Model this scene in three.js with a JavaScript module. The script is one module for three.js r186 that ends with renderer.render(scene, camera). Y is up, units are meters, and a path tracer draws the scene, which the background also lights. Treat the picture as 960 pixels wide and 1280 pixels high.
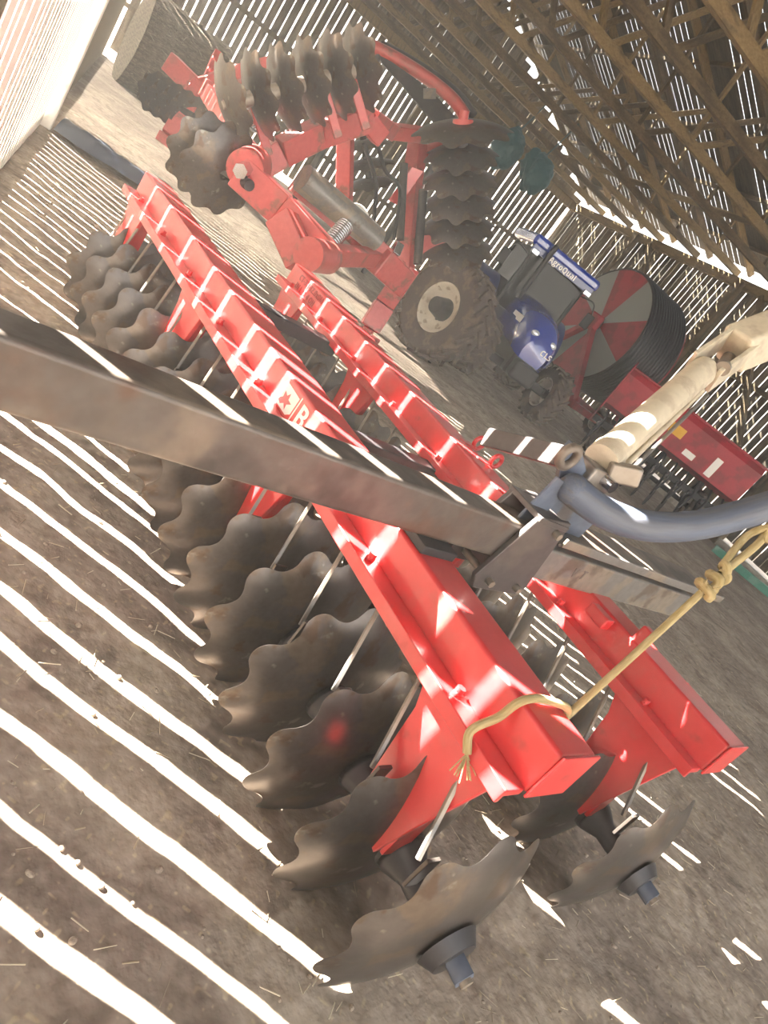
import * as THREE from 'three';
import { RoundedBoxGeometry } from 'three/addons/geometries/RoundedBoxGeometry.js';
import { mergeGeometries, toCreasedNormals } from 'three/addons/utils/BufferGeometryUtils.js';
import { TextGeometry } from 'three/addons/geometries/TextGeometry.js';
import { FontLoader } from 'three/addons/loaders/FontLoader.js';

// ---------------------------------------------------------------- camera, sky, sun, exposure
const scene = new THREE.Scene();
const renderer = new THREE.WebGLRenderer({ antialias: true });
renderer.toneMapping = THREE.LinearToneMapping;
renderer.toneMappingExposure = 1.6;
renderer.shadowMap.enabled = true;
renderer.shadowMap.type = THREE.PCFSoftShadowMap;

const FOCAL = 871, CX = 480, CY = 640, EYE = 1.6;                    // pixels of the 960 x 1280 frame, metres
const camera = new THREE.PerspectiveCamera(2 * Math.atan(CY / FOCAL) * 180 / Math.PI, 0.75, 0.05, 400);
camera.position.set(0, EYE, 0);
camera.rotation.order = 'YXZ';
camera.rotation.set(-19.8 * Math.PI / 180, 0, 37.8 * Math.PI / 180);
camera.updateMatrixWorld(true);
scene.add(camera);

scene.background = new THREE.Color(0.82, 0.90, 1.0);
scene.backgroundIntensity = 2.4;

const SUN_ELEVATION = 36.5 * Math.PI / 180;
const sun = new THREE.DirectionalLight(new THREE.Color(1.0, 0.93, 0.83), 125);
sun.position.set(-40 * Math.cos(SUN_ELEVATION), 40 * Math.sin(SUN_ELEVATION), -8);
sun.target.position.set(0, 0, -8);
sun.castShadow = true;
sun.shadow.radius = 0.4;
sun.shadow.mapSize.set(4096, 4096);
Object.assign(sun.shadow.camera, { left: -24, right: 24, top: 24, bottom: -24, near: 1, far: 120 });
sun.name = 'sun';
scene.add(sun, sun.target);

scene.fog = new THREE.FogExp2(new THREE.Color(0.95, 0.9, 0.82), 0.008);   // dust haze, added to imitate the veil of lens glare

// ---------------------------------------------------------------- helpers
const D2R = Math.PI / 180;
let seedState = 20250;
const rnd = () => { seedState = (seedState + 0x6d2b79f5) | 0; let t = Math.imul(seedState ^ (seedState >>> 15), 1 | seedState); t = (t + Math.imul(t ^ (t >>> 7), 61 | t)) ^ t; return ((t ^ (t >>> 14)) >>> 0) / 4294967296; };
const rr = (a, b) => a + (b - a) * rnd();
const V3 = (x, y, z) => new THREE.Vector3(x, y, z);
const W = (x, h, f) => V3(x, h, -f);                                  // right, up, forward
const camX = new THREE.Vector3().setFromMatrixColumn(camera.matrixWorld, 0);
const camY = new THREE.Vector3().setFromMatrixColumn(camera.matrixWorld, 1);
const camZ = new THREE.Vector3().setFromMatrixColumn(camera.matrixWorld, 2);
const ray = (px, py) => camX.clone().multiplyScalar((px - CX) / FOCAL).addScaledVector(camY, -(py - CY) / FOCAL).addScaledVector(camZ, -1);
const at = (px, py, depth) => camera.position.clone().addScaledVector(ray(px, py), depth);
const onLevel = (px, py, h) => { const d = ray(px, py); return camera.position.clone().addScaledVector(d, (h - EYE) / d.y); };
const onPlane = (px, py, p0, n) => { const d = ray(px, py); return camera.position.clone().addScaledVector(d, p0.clone().sub(camera.position).dot(n) / d.dot(n)); };

const names = new Map();
const numbered = (n) => { const k = names.get(n) ?? 0; names.set(n, k + 1); return k ? n + '_' + String(k).padStart(3, '0') : n; };
function shade(o) { o.castShadow = true; o.receiveShadow = true; return o; }
function thing(name, label, category, pos = V3(0, 0, 0), turn = 0, group) {
  const o = new THREE.Group(); o.name = numbered(name); o.position.copy(pos); o.rotation.y = turn;
  o.userData = { label, category }; if (group) o.userData.group = group;
  scene.add(o); return o;
}
function single(name, label, category, geo, mat, group) {
  const o = shade(new THREE.Mesh(geo, mat)); o.name = numbered(name); o.userData = { label, category }; if (group) o.userData.group = group;
  scene.add(o); return o;
}
function structure(name) { const o = new THREE.Group(); o.name = name; o.userData = { kind: 'structure' }; scene.add(o); return o; }
function part(name, geo, mat, parent, label) {
  const o = shade(new THREE.Mesh(geo, mat)); o.name = name; if (label) o.userData.label = label; parent.add(o); return o;
}
function sub(name, parent, pos, label) { const o = new THREE.Group(); o.name = name; if (pos) o.position.copy(pos); if (label) o.userData.label = label; parent.add(o); return o; }

// texture coordinates in metres, taken from the dominant axis of each triangle
function metric(g, k = 1) {
  g = g.index ? g.toNonIndexed() : g;
  const p = g.attributes.position, uv = new Float32Array(p.count * 2), a = V3(), b = V3(), c = V3(), n = V3();
  for (let i = 0; i < p.count; i += 3) {
    a.fromBufferAttribute(p, i); b.fromBufferAttribute(p, i + 1); c.fromBufferAttribute(p, i + 2);
    n.copy(b).sub(a).cross(c.clone().sub(a));
    const ax = Math.abs(n.x), ay = Math.abs(n.y), az = Math.abs(n.z), q = [a, b, c];
    for (let j = 0; j < 3; j++) {
      const v = q[j], o = (i + j) * 2;
      if (ay >= ax && ay >= az) { uv[o] = v.x * k; uv[o + 1] = v.z * k; } else if (ax >= az) { uv[o] = v.z * k; uv[o + 1] = v.y * k; } else { uv[o] = v.x * k; uv[o + 1] = v.y * k; }
    }
  }
  g.setAttribute('uv', new THREE.BufferAttribute(uv, 2));
  return g;
}
const strip = (g) => { g = g.index ? g.toNonIndexed() : g; for (const n of Object.keys(g.attributes)) if (!['position', 'normal', 'uv'].includes(n)) g.deleteAttribute(n); return g; };
const join = (list) => mergeGeometries(list.map(strip), false);
const box = (w, h, d, x = 0, y = 0, z = 0, r = 0.004) => metric((r > 0 ? new RoundedBoxGeometry(w, h, d, r >= 0.0125 ? 3 : 1, Math.min(r, w / 2.2, h / 2.2, d / 2.2)) : new THREE.BoxGeometry(w, h, d)).translate(x, y, z));
const frameMatrix = (p, q, up = V3(0, 1, 0)) => {                     // local z runs from p to q, origin halfway
  const z = q.clone().sub(p).normalize(); let u = up.clone(); if (Math.abs(u.dot(z)) > 0.98) u = V3(1, 0, 0);
  const x = u.clone().cross(z).normalize(), y = z.clone().cross(x);
  return new THREE.Matrix4().makeBasis(x, y, z).setPosition(p.clone().add(q).multiplyScalar(0.5));
};
const bar = (p, q, w, h, r = 0.004, up) => { const L = p.distanceTo(q); return box(w, L, h, 0, 0, 0, r).rotateX(Math.PI / 2).applyMatrix4(frameMatrix(p, q, up)); };
const rod = (p, q, r1, r2 = r1, seg = 14) => { const L = p.distanceTo(q); return metric(new THREE.CylinderGeometry(r2, r1, L, seg).rotateX(Math.PI / 2)).applyMatrix4(frameMatrix(p, q)); };
const tube = (pts, r, seg = 40, rad = 10) => new THREE.TubeGeometry(new THREE.CatmullRomCurve3(pts, false, 'centripetal'), seg, r, rad, false);
const slab = (outline, depth, bevel = 0.003) => metric(new THREE.ExtrudeGeometry(new THREE.Shape(outline.map(([x, y]) => new THREE.Vector2(x, y))), { depth, bevelEnabled: bevel > 0, bevelSize: bevel, bevelThickness: bevel, bevelSegments: 1 }).translate(0, 0, -depth / 2));
const lathe = (prof, seg = 32) => new THREE.LatheGeometry(prof.map(([r, y]) => new THREE.Vector2(r, y)), seg);

// ---------------------------------------------------------------- noise and materials
function lattice(seed, P) { const s = seedState; seedState = seed; const a = Float32Array.from({ length: P * P }, rnd); seedState = s; return (x, y) => {
  const xi = Math.floor(x), yi = Math.floor(y), fx = x - xi, fy = y - yi, m = (v) => ((v % P) + P) % P, u = fx * fx * (3 - 2 * fx), v = fy * fy * (3 - 2 * fy);
  const g = (i, j) => a[m(yi + j) * P + m(xi + i)];
  return (g(0, 0) * (1 - u) + g(1, 0) * u) * (1 - v) + (g(0, 1) * (1 - u) + g(1, 1) * u) * v; }; }
function fbm(seed, P, oct) { const L = []; for (let o = 0; o < oct; o++) L.push(lattice(seed + o * 77, P << o)); return (u, v) => { let s = 0, w = 0.5, t = 0; for (let o = 0; o < oct; o++) { s += w * L[o](u * (P << o), v * (P << o)); t += w; w *= 0.55; } return s / t; }; }
const smooth = (a, b, x) => { const t = Math.min(1, Math.max(0, (x - a) / (b - a))); return t * t * (3 - 2 * t); };
function texture(size, fn, srgb, repeat = 1) {
  const d = new Uint8Array(size * size * 4);
  for (let y = 0; y < size; y++) for (let x = 0; x < size; x++) { const c = fn(x / size, y / size), o = (y * size + x) * 4; for (let k = 0; k < 3; k++) d[o + k] = Math.max(0, Math.min(255, c[k] ?? c[0])); d[o + 3] = 255; }
  const t = new THREE.DataTexture(d, size, size); t.magFilter = THREE.LinearFilter; t.minFilter = THREE.LinearMipmapLinearFilter; t.generateMipmaps = true;
  t.wrapS = t.wrapT = THREE.RepeatWrapping; t.repeat.set(repeat, repeat); if (srgb) t.colorSpace = THREE.SRGBColorSpace; t.needsUpdate = true; return t;
}
const mix = (a, b, t) => a.map((x, i) => x + (b[i] - x) * t);
// a patchy surface: base colour, patch colours with thresholds on noise, fine grain
function patchy({ base, patches = [], grain = 10, seed = 1, cells = 4, size = 256, repeat = 1, stretch = [1, 1] }) {
  const n = patches.map((_, i) => fbm(seed + 13 * i, cells, 5)), fine = fbm(seed + 500, 32, 3);
  return texture(size, (u, v) => { let c = base; patches.forEach(([col, lo, hi], i) => { c = mix(c, col, smooth(lo, hi, n[i](u * stretch[0], v * stretch[1]))); }); const f = (fine(u, v) - 0.5) * 2 * grain; return c.map((x) => x + f); }, true, repeat);
}
const bumpNoise = (seed, cells, repeat, oct = 5) => { const n = fbm(seed, cells, oct); return texture(256, (u, v) => [n(u, v) * 255], false, repeat); };
const std = (o) => new THREE.MeshStandardMaterial(o), phys = (o) => new THREE.MeshPhysicalMaterial(o);

const M = {};
const dirtMap = (() => { const a = fbm(3, 4, 6), b = fbm(9, 16, 4), c = fbm(21, 64, 2), s = fbm(44, 128, 1);
  return texture(1024, (u, v) => { let k = mix([134, 120, 107], [156, 142, 126], smooth(0.35, 0.65, a(u, v))); k = mix(k, [106, 93, 82], smooth(0.55, 0.75, b(u, v)) * 0.6); k = mix(k, [190, 172, 138], smooth(0.80, 0.93, s(u * 1, v * 1)) * 0.5); const f = (c(u, v) - 0.5) * 40; return k.map((x) => x + f); }, true, 1 / 2.2); })();
M.dirt = std({ map: dirtMap, roughness: 0.95, bumpMap: bumpNoise(61, 16, 1 / 0.6), bumpScale: 0.008 });
M.yard = std({ map: dirtMap, roughness: 1 });
M.straw = [[0.38, 0.31, 0.21], [0.26, 0.21, 0.15], [0.46, 0.40, 0.29]].map(([r, g, b]) => std({ color: new THREE.Color(r, g, b), roughness: 0.9 }));
const woodMap = (seed, base, dark) => { const n = fbm(seed, 4, 5), f = fbm(seed + 5, 32, 3); return texture(256, (u, v) => { let c = mix(base, dark, smooth(0.35, 0.7, n(u * 4, v))); const k = (f(u * 2, v) - 0.5) * 34; return c.map((x) => x + k); }, true, 1); };
M.boards = [woodMap(101, [108, 98, 78], [78, 68, 52]), woodMap(131, [118, 108, 88], [84, 75, 60]), woodMap(161, [96, 88, 74], [68, 61, 50])].map((m) => std({ map: m, roughness: 0.85 }));
M.whiteBoard = phys({ map: patchy({ base: [240, 238, 230], patches: [[[226, 222, 210], 0.5, 0.7]], grain: 3, seed: 290 }), roughness: 1, transmission: 0.06, thickness: 0 });   // milky plastic cladding strips
M.timber = std({ map: woodMap(191, [120, 102, 68], [84, 70, 46]), roughness: 0.8 });
M.timberDark = std({ map: woodMap(221, [94, 80, 56], [66, 56, 38]), roughness: 0.85 });
M.roofBoards = [woodMap(251, [84, 78, 60], [62, 57, 44]), woodMap(271, [74, 70, 56], [54, 51, 40])].map((m) => std({ map: m, roughness: 0.85 }));
M.concrete = std({ map: patchy({ base: [186, 180, 168], patches: [[[150, 142, 128], 0.45, 0.7]], seed: 300 }), roughness: 0.9 });
M.red = phys({ map: patchy({ base: [196, 44, 46], patches: [[[186, 58, 54], 0.5, 0.7], [[164, 44, 40], 0.68, 0.78]], grain: 5, seed: 320, cells: 6, size: 512, repeat: 1 }), roughness: 0.36, clearcoat: 0.5, clearcoatRoughness: 0.15 });
M.redOld = phys({ map: patchy({ base: [172, 66, 64], patches: [[[152, 70, 64], 0.45, 0.7], [[118, 66, 54], 0.68, 0.8]], grain: 8, seed: 350, cells: 6, size: 512 }), roughness: 0.42, clearcoat: 0.2, clearcoatRoughness: 0.4 });
M.redDark = std({ map: patchy({ base: [158, 28, 44], patches: [[[128, 26, 36], 0.45, 0.7]], grain: 6, seed: 370 }), roughness: 0.5 });
M.rust = std({ map: patchy({ base: [92, 84, 78], patches: [[[116, 104, 92], 0.5, 0.64], [[96, 74, 62], 0.56, 0.72], [[72, 66, 62], 0.6, 0.74], [[140, 128, 112], 0.72, 0.80]], grain: 9, seed: 400, cells: 4, size: 512, repeat: 0.8 }), roughness: 0.48, metalness: 0.35, bumpMap: bumpNoise(411, 8, 3), bumpScale: 0.002 });
M.greySteel = std({ map: patchy({ base: [120, 116, 112], patches: [[[138, 126, 112], 0.5, 0.66], [[98, 84, 74], 0.62, 0.74]], grain: 9, seed: 430, cells: 4, repeat: 1.5 }), roughness: 0.42, metalness: 0.4 });
M.clamp = std({ map: patchy({ base: [78, 72, 70], patches: [[[92, 84, 78], 0.5, 0.68], [[92, 70, 60], 0.66, 0.78]], grain: 7, seed: 440, cells: 4, repeat: 1.2 }), roughness: 0.5, metalness: 0.3 });
M.bluegrey = std({ map: patchy({ base: [84, 92, 108], patches: [[[96, 98, 106], 0.5, 0.7], [[84, 78, 76], 0.66, 0.78]], grain: 8, seed: 450, cells: 4, repeat: 1.5 }), roughness: 0.6, metalness: 0.1 });
M.cream = std({ map: patchy({ base: [196, 184, 160], patches: [[[180, 166, 144], 0.5, 0.68], [[130, 110, 90], 0.74, 0.82]], grain: 8, seed: 470, cells: 8, repeat: 1.5 }), roughness: 0.55 });
M.disc = std({ map: patchy({ base: [88, 82, 78], patches: [[[100, 88, 76], 0.48, 0.66], [[82, 66, 54], 0.62, 0.78], [[124, 118, 110], 0.74, 0.84]], grain: 6, seed: 490, cells: 6, size: 512, repeat: 1.2 }), roughness: 0.33, metalness: 0.7 });
M.dark = std({ map: patchy({ base: [44, 42, 44], patches: [[[64, 58, 54], 0.5, 0.7]], grain: 6, seed: 530 }), roughness: 0.5, metalness: 0.3 });
M.black = std({ color: 0x17171a, roughness: 0.6 });
M.hose = std({ color: 0x1c1d22, roughness: 0.42 });
M.rubber = std({ map: patchy({ base: [70, 60, 54], patches: [[[96, 80, 68], 0.45, 0.7]], grain: 8, seed: 550, repeat: 2 }), roughness: 0.9 });
M.rim = std({ map: patchy({ base: [196, 188, 172], patches: [[[150, 136, 116], 0.5, 0.72]], grain: 8, seed: 560, repeat: 2 }), roughness: 0.6 });
M.blue = phys({ color: new THREE.Color(0.008, 0.035, 0.30), roughness: 0.25, clearcoat: 1, clearcoatRoughness: 0.08 });
M.blueDark = phys({ color: new THREE.Color(0.01, 0.03, 0.16), roughness: 0.35, clearcoat: 0.5 });
M.glassDark = phys({ color: new THREE.Color(0.03, 0.035, 0.035), roughness: 0.12, transmission: 0.5, thickness: 0, specularIntensity: 0.25 });
M.lens = phys({ color: 0xdfe6ee, roughness: 0.08, metalness: 0.6 });
M.chrome = std({ color: 0xc8c8cc, roughness: 0.16, metalness: 1 });
M.white = std({ map: patchy({ base: [226, 222, 212], patches: [[[206, 198, 184], 0.5, 0.7]], grain: 4, seed: 580 }), roughness: 0.4 });
M.sticker = std({ color: 0xe9e4dc, roughness: 0.5 });
M.yellow = std({ color: 0xd8a428, roughness: 0.5 });
M.greyPaint = std({ color: 0x868a84, roughness: 0.5 });
M.rope = std({ map: (() => { const f = fbm(601, 16, 3); return texture(128, (u, v) => { const s = Math.sin((u * 3 + v * 40) * Math.PI * 2) * 22, k = (f(u, v) - 0.5) * 50; return [158 + s + k, 140 + s + k, 98 + s * 0.8 + k]; }, true, 1); })(), roughness: 0.95 });
M.tarp = std({ color: 0x3d4350, roughness: 0.4 });
M.teal = std({ color: 0x164a52, roughness: 0.5, side: THREE.DoubleSide });
M.tealPaint = std({ map: patchy({ base: [60, 124, 104], patches: [[[92, 132, 116], 0.5, 0.7]], grain: 8, seed: 620 }), roughness: 0.5 });
M.bale = std({ map: (() => { const f = fbm(641, 8, 4), g = fbm(651, 32, 3); return texture(256, (u, v) => { const k = f(u, v * 6) * 70 + (g(u, v * 4) - 0.5) * 70; return [62 + k, 50 + k, 36 + k * 0.9]; }, true, 1); })(), roughness: 0.95, bumpMap: bumpNoise(661, 32, 2), bumpScale: 0.03 });

// ---------------------------------------------------------------- the barn
// barn axes: E runs along the long walls (away, to the left), N across the barn towards the right-hand wall
const YAW = 34 * D2R, E_ = W(-Math.sin(YAW), 0, Math.cos(YAW)), N_ = W(Math.cos(YAW), 0, Math.sin(YAW));
const barn = (n, h, t) => N_.clone().multiplyScalar(n).addScaledVector(E_, t).setY(h);
const BARN_TURN = Math.atan2(-E_.z, E_.x);                             // local x = E, local z = N
const N_LEFT = -2.2, N_STEP = -0.42, N_RIGHT = 14.9, T_END = 24.7, T_NEAR = -7, EAVE = 5.3, RIDGE_N = 5.95, PITCH = 0.40, PITCH_LEFT = 0.30, LIFT = 0.72, RIDGE_H = EAVE + LIFT + (N_RIGHT - RIDGE_N) * PITCH, LEFT_EAVE = RIDGE_H - (RIDGE_N - N_LEFT) * PITCH_LEFT - 0.12;
function barnGroup(name) { const g = structure(name); g.rotation.y = BARN_TURN; return g; }     // children in (t, h, n)
{ const c = V3(1, 0, 0).applyAxisAngle(V3(0, 1, 0), BARN_TURN); if (c.distanceTo(E_) > 1e-6) throw new Error('turn'); const d = V3(0, 0, 1).applyAxisAngle(V3(0, 1, 0), BARN_TURN); if (d.distanceTo(N_) > 1e-6) throw new Error('turn n ' + d.toArray()); }

// floor: trodden earth, finer near the harrow
{
  const nA = fbm(701, 4, 5), nB = fbm(733, 8, 4);
  const axis = (lo, a, b, hi, fine) => { const v = []; for (let x = a; x <= b + 1e-6; x += fine) v.push(x); let s = fine; for (let x = a - s; x > lo; x -= s) { v.unshift(x); s = Math.min(1.2, s * 1.12); } v.unshift(lo); s = fine; for (let x = b + s; x < hi; x += s) { v.push(x); s = Math.min(1.2, s * 1.12); } v.push(hi); return v; };
  const xs = axis(-24, -2.6, 3.6, 24, 0.03), fs = axis(-10, 0.6, 5.2, 44, 0.03);
  const pos = [], uv = [], idx = [];
  for (const f of fs) for (const x of xs) {
    const h = (nA(x / 3.1 + 9, f / 3.1 + 9) - 0.5) * 0.05 + (nB(x / 1.9 + 5, f / 1.9 + 5) - 0.5) * 0.035;
    pos.push(x, h, -f); uv.push(x, f);
  }
  const nx = xs.length;
  for (let j = 0; j + 1 < fs.length; j++) for (let i = 0; i + 1 < nx; i++) { const a = j * nx + i, b = a + 1, c = a + nx, d = c + 1; idx.push(a, b, c, b, d, c); }
  const g = new THREE.BufferGeometry(); g.setAttribute('position', new THREE.Float32BufferAttribute(pos, 3)); g.setAttribute('uv', new THREE.Float32BufferAttribute(uv, 2)); g.setIndex(idx); g.computeVertexNormals();
  const o = shade(new THREE.Mesh(g, M.dirt)); o.name = 'floor'; o.userData = { kind: 'structure' }; scene.add(o);
  const y = shade(new THREE.Mesh(metric(new THREE.BoxGeometry(160, 0.2, 160)).translate(0, -0.18, 0), M.yard)); y.name = 'ground'; y.userData = { kind: 'structure' }; scene.add(y);
}
// slatted walls: every board a mesh of its own
const boardShapes = new Map();
function boardGeo(w, h) { const k = Math.round(w * 100) + '/' + Math.round(h * 10); if (!boardShapes.has(k)) { const g = metric(new THREE.BoxGeometry(Math.round(w * 100) / 100, h, 0.022)); boardShapes.set(k, g); } return boardShapes.get(k); }
function board(parent, along, hMid, across, w, h, turn, lean = 0) {
  const o = part('board', boardGeo(w, h), M.boards[Math.floor(rnd() * 3)], parent); o.position.set(...(turn ? [across, hMid, along] : [along, hMid, across])); if (turn) o.rotation.y = Math.PI / 2; o.rotation.z = lean; return o;
}
{ // right-hand wall
  const w = barnGroup('wall_right');
  for (let t = 0.5; t < T_END - 0.1;) { const bw = rr(0.17, 0.21), gap = rnd() < 0.08 ? 0.012 : rr(0.024, 0.040); board(w, t + bw / 2, EAVE / 2 + 0.1, N_RIGHT, bw, EAVE - 0.3, false, rr(-0.004, 0.004)); t += bw + gap; }
  for (let t = T_NEAR; t < 0.5; t += 1.5) board(w, t + 0.75, EAVE / 2 + 0.1, N_RIGHT, 1.49, EAVE - 0.3, false);
  for (const h of [1.45, 3.3]) part('girt', bar(V3(T_NEAR, h, N_RIGHT - 0.06), V3(T_END, h, N_RIGHT - 0.06), 0.09, 0.13), M.timberDark, w);
  part('wall_plate', bar(V3(T_NEAR, EAVE - 0.02, N_RIGHT - 0.06), V3(T_END, EAVE - 0.02, N_RIGHT - 0.06), 0.2, 0.24), M.timber, w);
  for (const [t0, t1] of [[19.3, 16.6], [14.3, 11.6], [9.3, 6.6]]) part('brace', bar(V3(t0, EAVE - 0.1, N_RIGHT - 0.16), V3(t1, 2.0, N_RIGHT - 0.16), 0.13, 0.13), M.timberDark, w);
  for (let t = 0.4; t <= T_END; t += 4.9) part('post', box(0.2, EAVE, 0.2, t, EAVE / 2, N_RIGHT - 0.22), M.timberDark, w);
}
{ // far end wall, boards up to the tie beam
  const w = barnGroup('wall_end');
  for (let n = N_STEP + 0.1; n < N_RIGHT - 0.1;) { const bw = rr(0.18, 0.23), gap = rr(0.03, 0.05); board(w, n + bw / 2, EAVE / 2 + 0.1, T_END, bw, EAVE - 0.25, true, rr(-0.006, 0.006)); n += bw + gap; }
  for (const h of [1.4, 3.2]) part('girt', box(0.09, 0.13, N_RIGHT - N_LEFT, T_END - 0.06, h, (N_LEFT + N_RIGHT) / 2), M.timberDark, w);
  part('wall_plate', box(0.22, 0.30, N_RIGHT - N_LEFT, T_END - 0.05, EAVE + 0.02, (N_LEFT + N_RIGHT) / 2), M.timber, w);
  const under = (n) => RIDGE_H - (n > RIDGE_N ? (n - RIDGE_N) * PITCH : (RIDGE_N - n) * PITCH_LEFT);
  for (let n = N_LEFT + 0.1, i = 0; n < N_RIGHT - 0.3; n += 0.30, i++) { const h = under(n + 0.15) - 0.30 - (EAVE + 0.1) - (i % 5 === 2 ? 0.1 : 0); if (h < 0.15) continue; const o = part('gable_board', boardGeo(i % 7 === 3 ? 0.28 : 0.30, h), M.boards[i % 3], w); o.position.set(T_END + 0.03, EAVE + 0.1 + h / 2, n + 0.15); o.rotation.y = Math.PI / 2; }
  for (const n of [0.7, 4.2, 8, 11.6]) part('post', box(0.2, EAVE, 0.2, T_END - 0.22, EAVE / 2, n), M.timberDark, w);
}
{ // left-hand wall, through whose gaps the sun falls: set back beside the harrow, nearer the barn's middle farther on
  const w = barnGroup('wall_left'), toT = (f) => (f - N_LEFT * Math.sin(YAW)) / Math.cos(YAW);
  const run = (list, n, top, mats) => { for (let i = 0; i + 1 < list.length; i++) { const a = list[i][0] + list[i][1] / 2, b = list[i + 1][0] - list[i + 1][1] / 2;
    const o = part('board', metric(new THREE.BoxGeometry(b - a, top - 0.02, 0.02)), mats(i, a), w); o.position.set((a + b) / 2, top / 2 - 0.01, n); } };
  const T_JOG = 3.4, toTStep = (f) => (f - N_STEP * Math.sin(YAW)) / Math.cos(YAW), toNJog = (f) => (f - T_JOG * Math.cos(YAW)) / Math.sin(YAW), STEP_TOP = RIDGE_H - (RIDGE_N - N_STEP) * PITCH_LEFT - 0.02;
  const near = [[-0.62, 0.05], [-0.40, 0.05], [-0.2, 0.05], [0.03, 0.05], [0.24, 0.045], [0.43, 0.04], [0.62, 0.05], [0.81, 0.042], [1.0, 0.060], [1.17, 0.042], [1.36, 0.060], [1.55, 0.040]].map(([f, g]) => [toT(f), g]);
  for (let t = near[0][0] - 0.26; t > T_NEAR; t -= 0.25) near.unshift([t, 0.045]);
  const SUN_CUT = 5.0, SUN_CUT_JOG = 3.78;  // heights above which added boards cut off the sun
  run(near, N_LEFT, SUN_CUT, (i) => M.boards[i % 3]);
  part('sun_blocker', box(T_JOG - T_NEAR, LEFT_EAVE - SUN_CUT + 0.1, 0.05, (T_JOG + T_NEAR) / 2, (LEFT_EAVE + SUN_CUT) / 2, N_LEFT, 0), M.timberDark, w);  // unseen board added to stop the sun above the slats
  const jog = [[1.58, 0.02], [1.72, 0.105], [1.93, 0.10], [2.14, 0.095], [2.33, 0.10], [2.52, 0.09], [2.60, 0.0]].map(([f, g]) => [toNJog(f), g]);
  for (let i = 0; i + 1 < jog.length; i++) { const p = jog[i][0] + jog[i][1] / 2, q = jog[i + 1][0] - jog[i + 1][1] / 2; part('board', metric(new THREE.BoxGeometry(0.02, SUN_CUT_JOG, q - p)), M.boards[i % 3], w).position.set(T_JOG, SUN_CUT_JOG / 2, (p + q) / 2); }
  part('sun_blocker', box(0.05, STEP_TOP - SUN_CUT_JOG, N_STEP - N_LEFT, T_JOG, (STEP_TOP + SUN_CUT_JOG) / 2, (N_STEP + N_LEFT) / 2, 0), M.timberDark, w);  // added blocker that keeps the sun off the cylinder and arm
  const far = [[2.66, 0.02], [2.78, 0.05], [3.0, 0.05], [3.17, 0.046], [3.42, 0.046], [3.71, 0.046]].map(([f, g]) => [toTStep(f), g]);
  for (let t = far[far.length - 1][0] + 0.25; t < T_END; t += rr(0.20, 0.26)) far.push([t, t < 8 ? rr(0.030, 0.038) : rr(0.025, 0.032)]);
  part('sun_blocker', box(1.9, STEP_TOP - SUN_CUT_JOG, 0.04, T_JOG + 0.95, (STEP_TOP + SUN_CUT_JOG) / 2, N_STEP - 0.04, 0), M.timberDark, w);  // extra board added outside the slats to keep sun stripes off the cylinder
  run(far, N_STEP, STEP_TOP, (i, t) => (t < 12.8 ? M.whiteBoard : M.boards[i % 3]));
  part('post', box(0.16, LEFT_EAVE, 0.12, 9.4, LEFT_EAVE / 2, N_STEP + 0.06, 0.02), M.white, w);
  part('girt', bar(V3(T_JOG, 0.1, N_STEP - 0.06), V3(T_END, 0.1, N_STEP - 0.06), 0.08, 0.12), M.timberDark, w);
}
{ // concrete kerb under the right-hand wall
  const w = barnGroup('trim_1');
  part('kerb', box(T_END - T_NEAR, 0.22, 0.3, (T_END + T_NEAR) / 2, 0.07, N_RIGHT - 0.12, 0.02), M.concrete, w);
}
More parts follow.
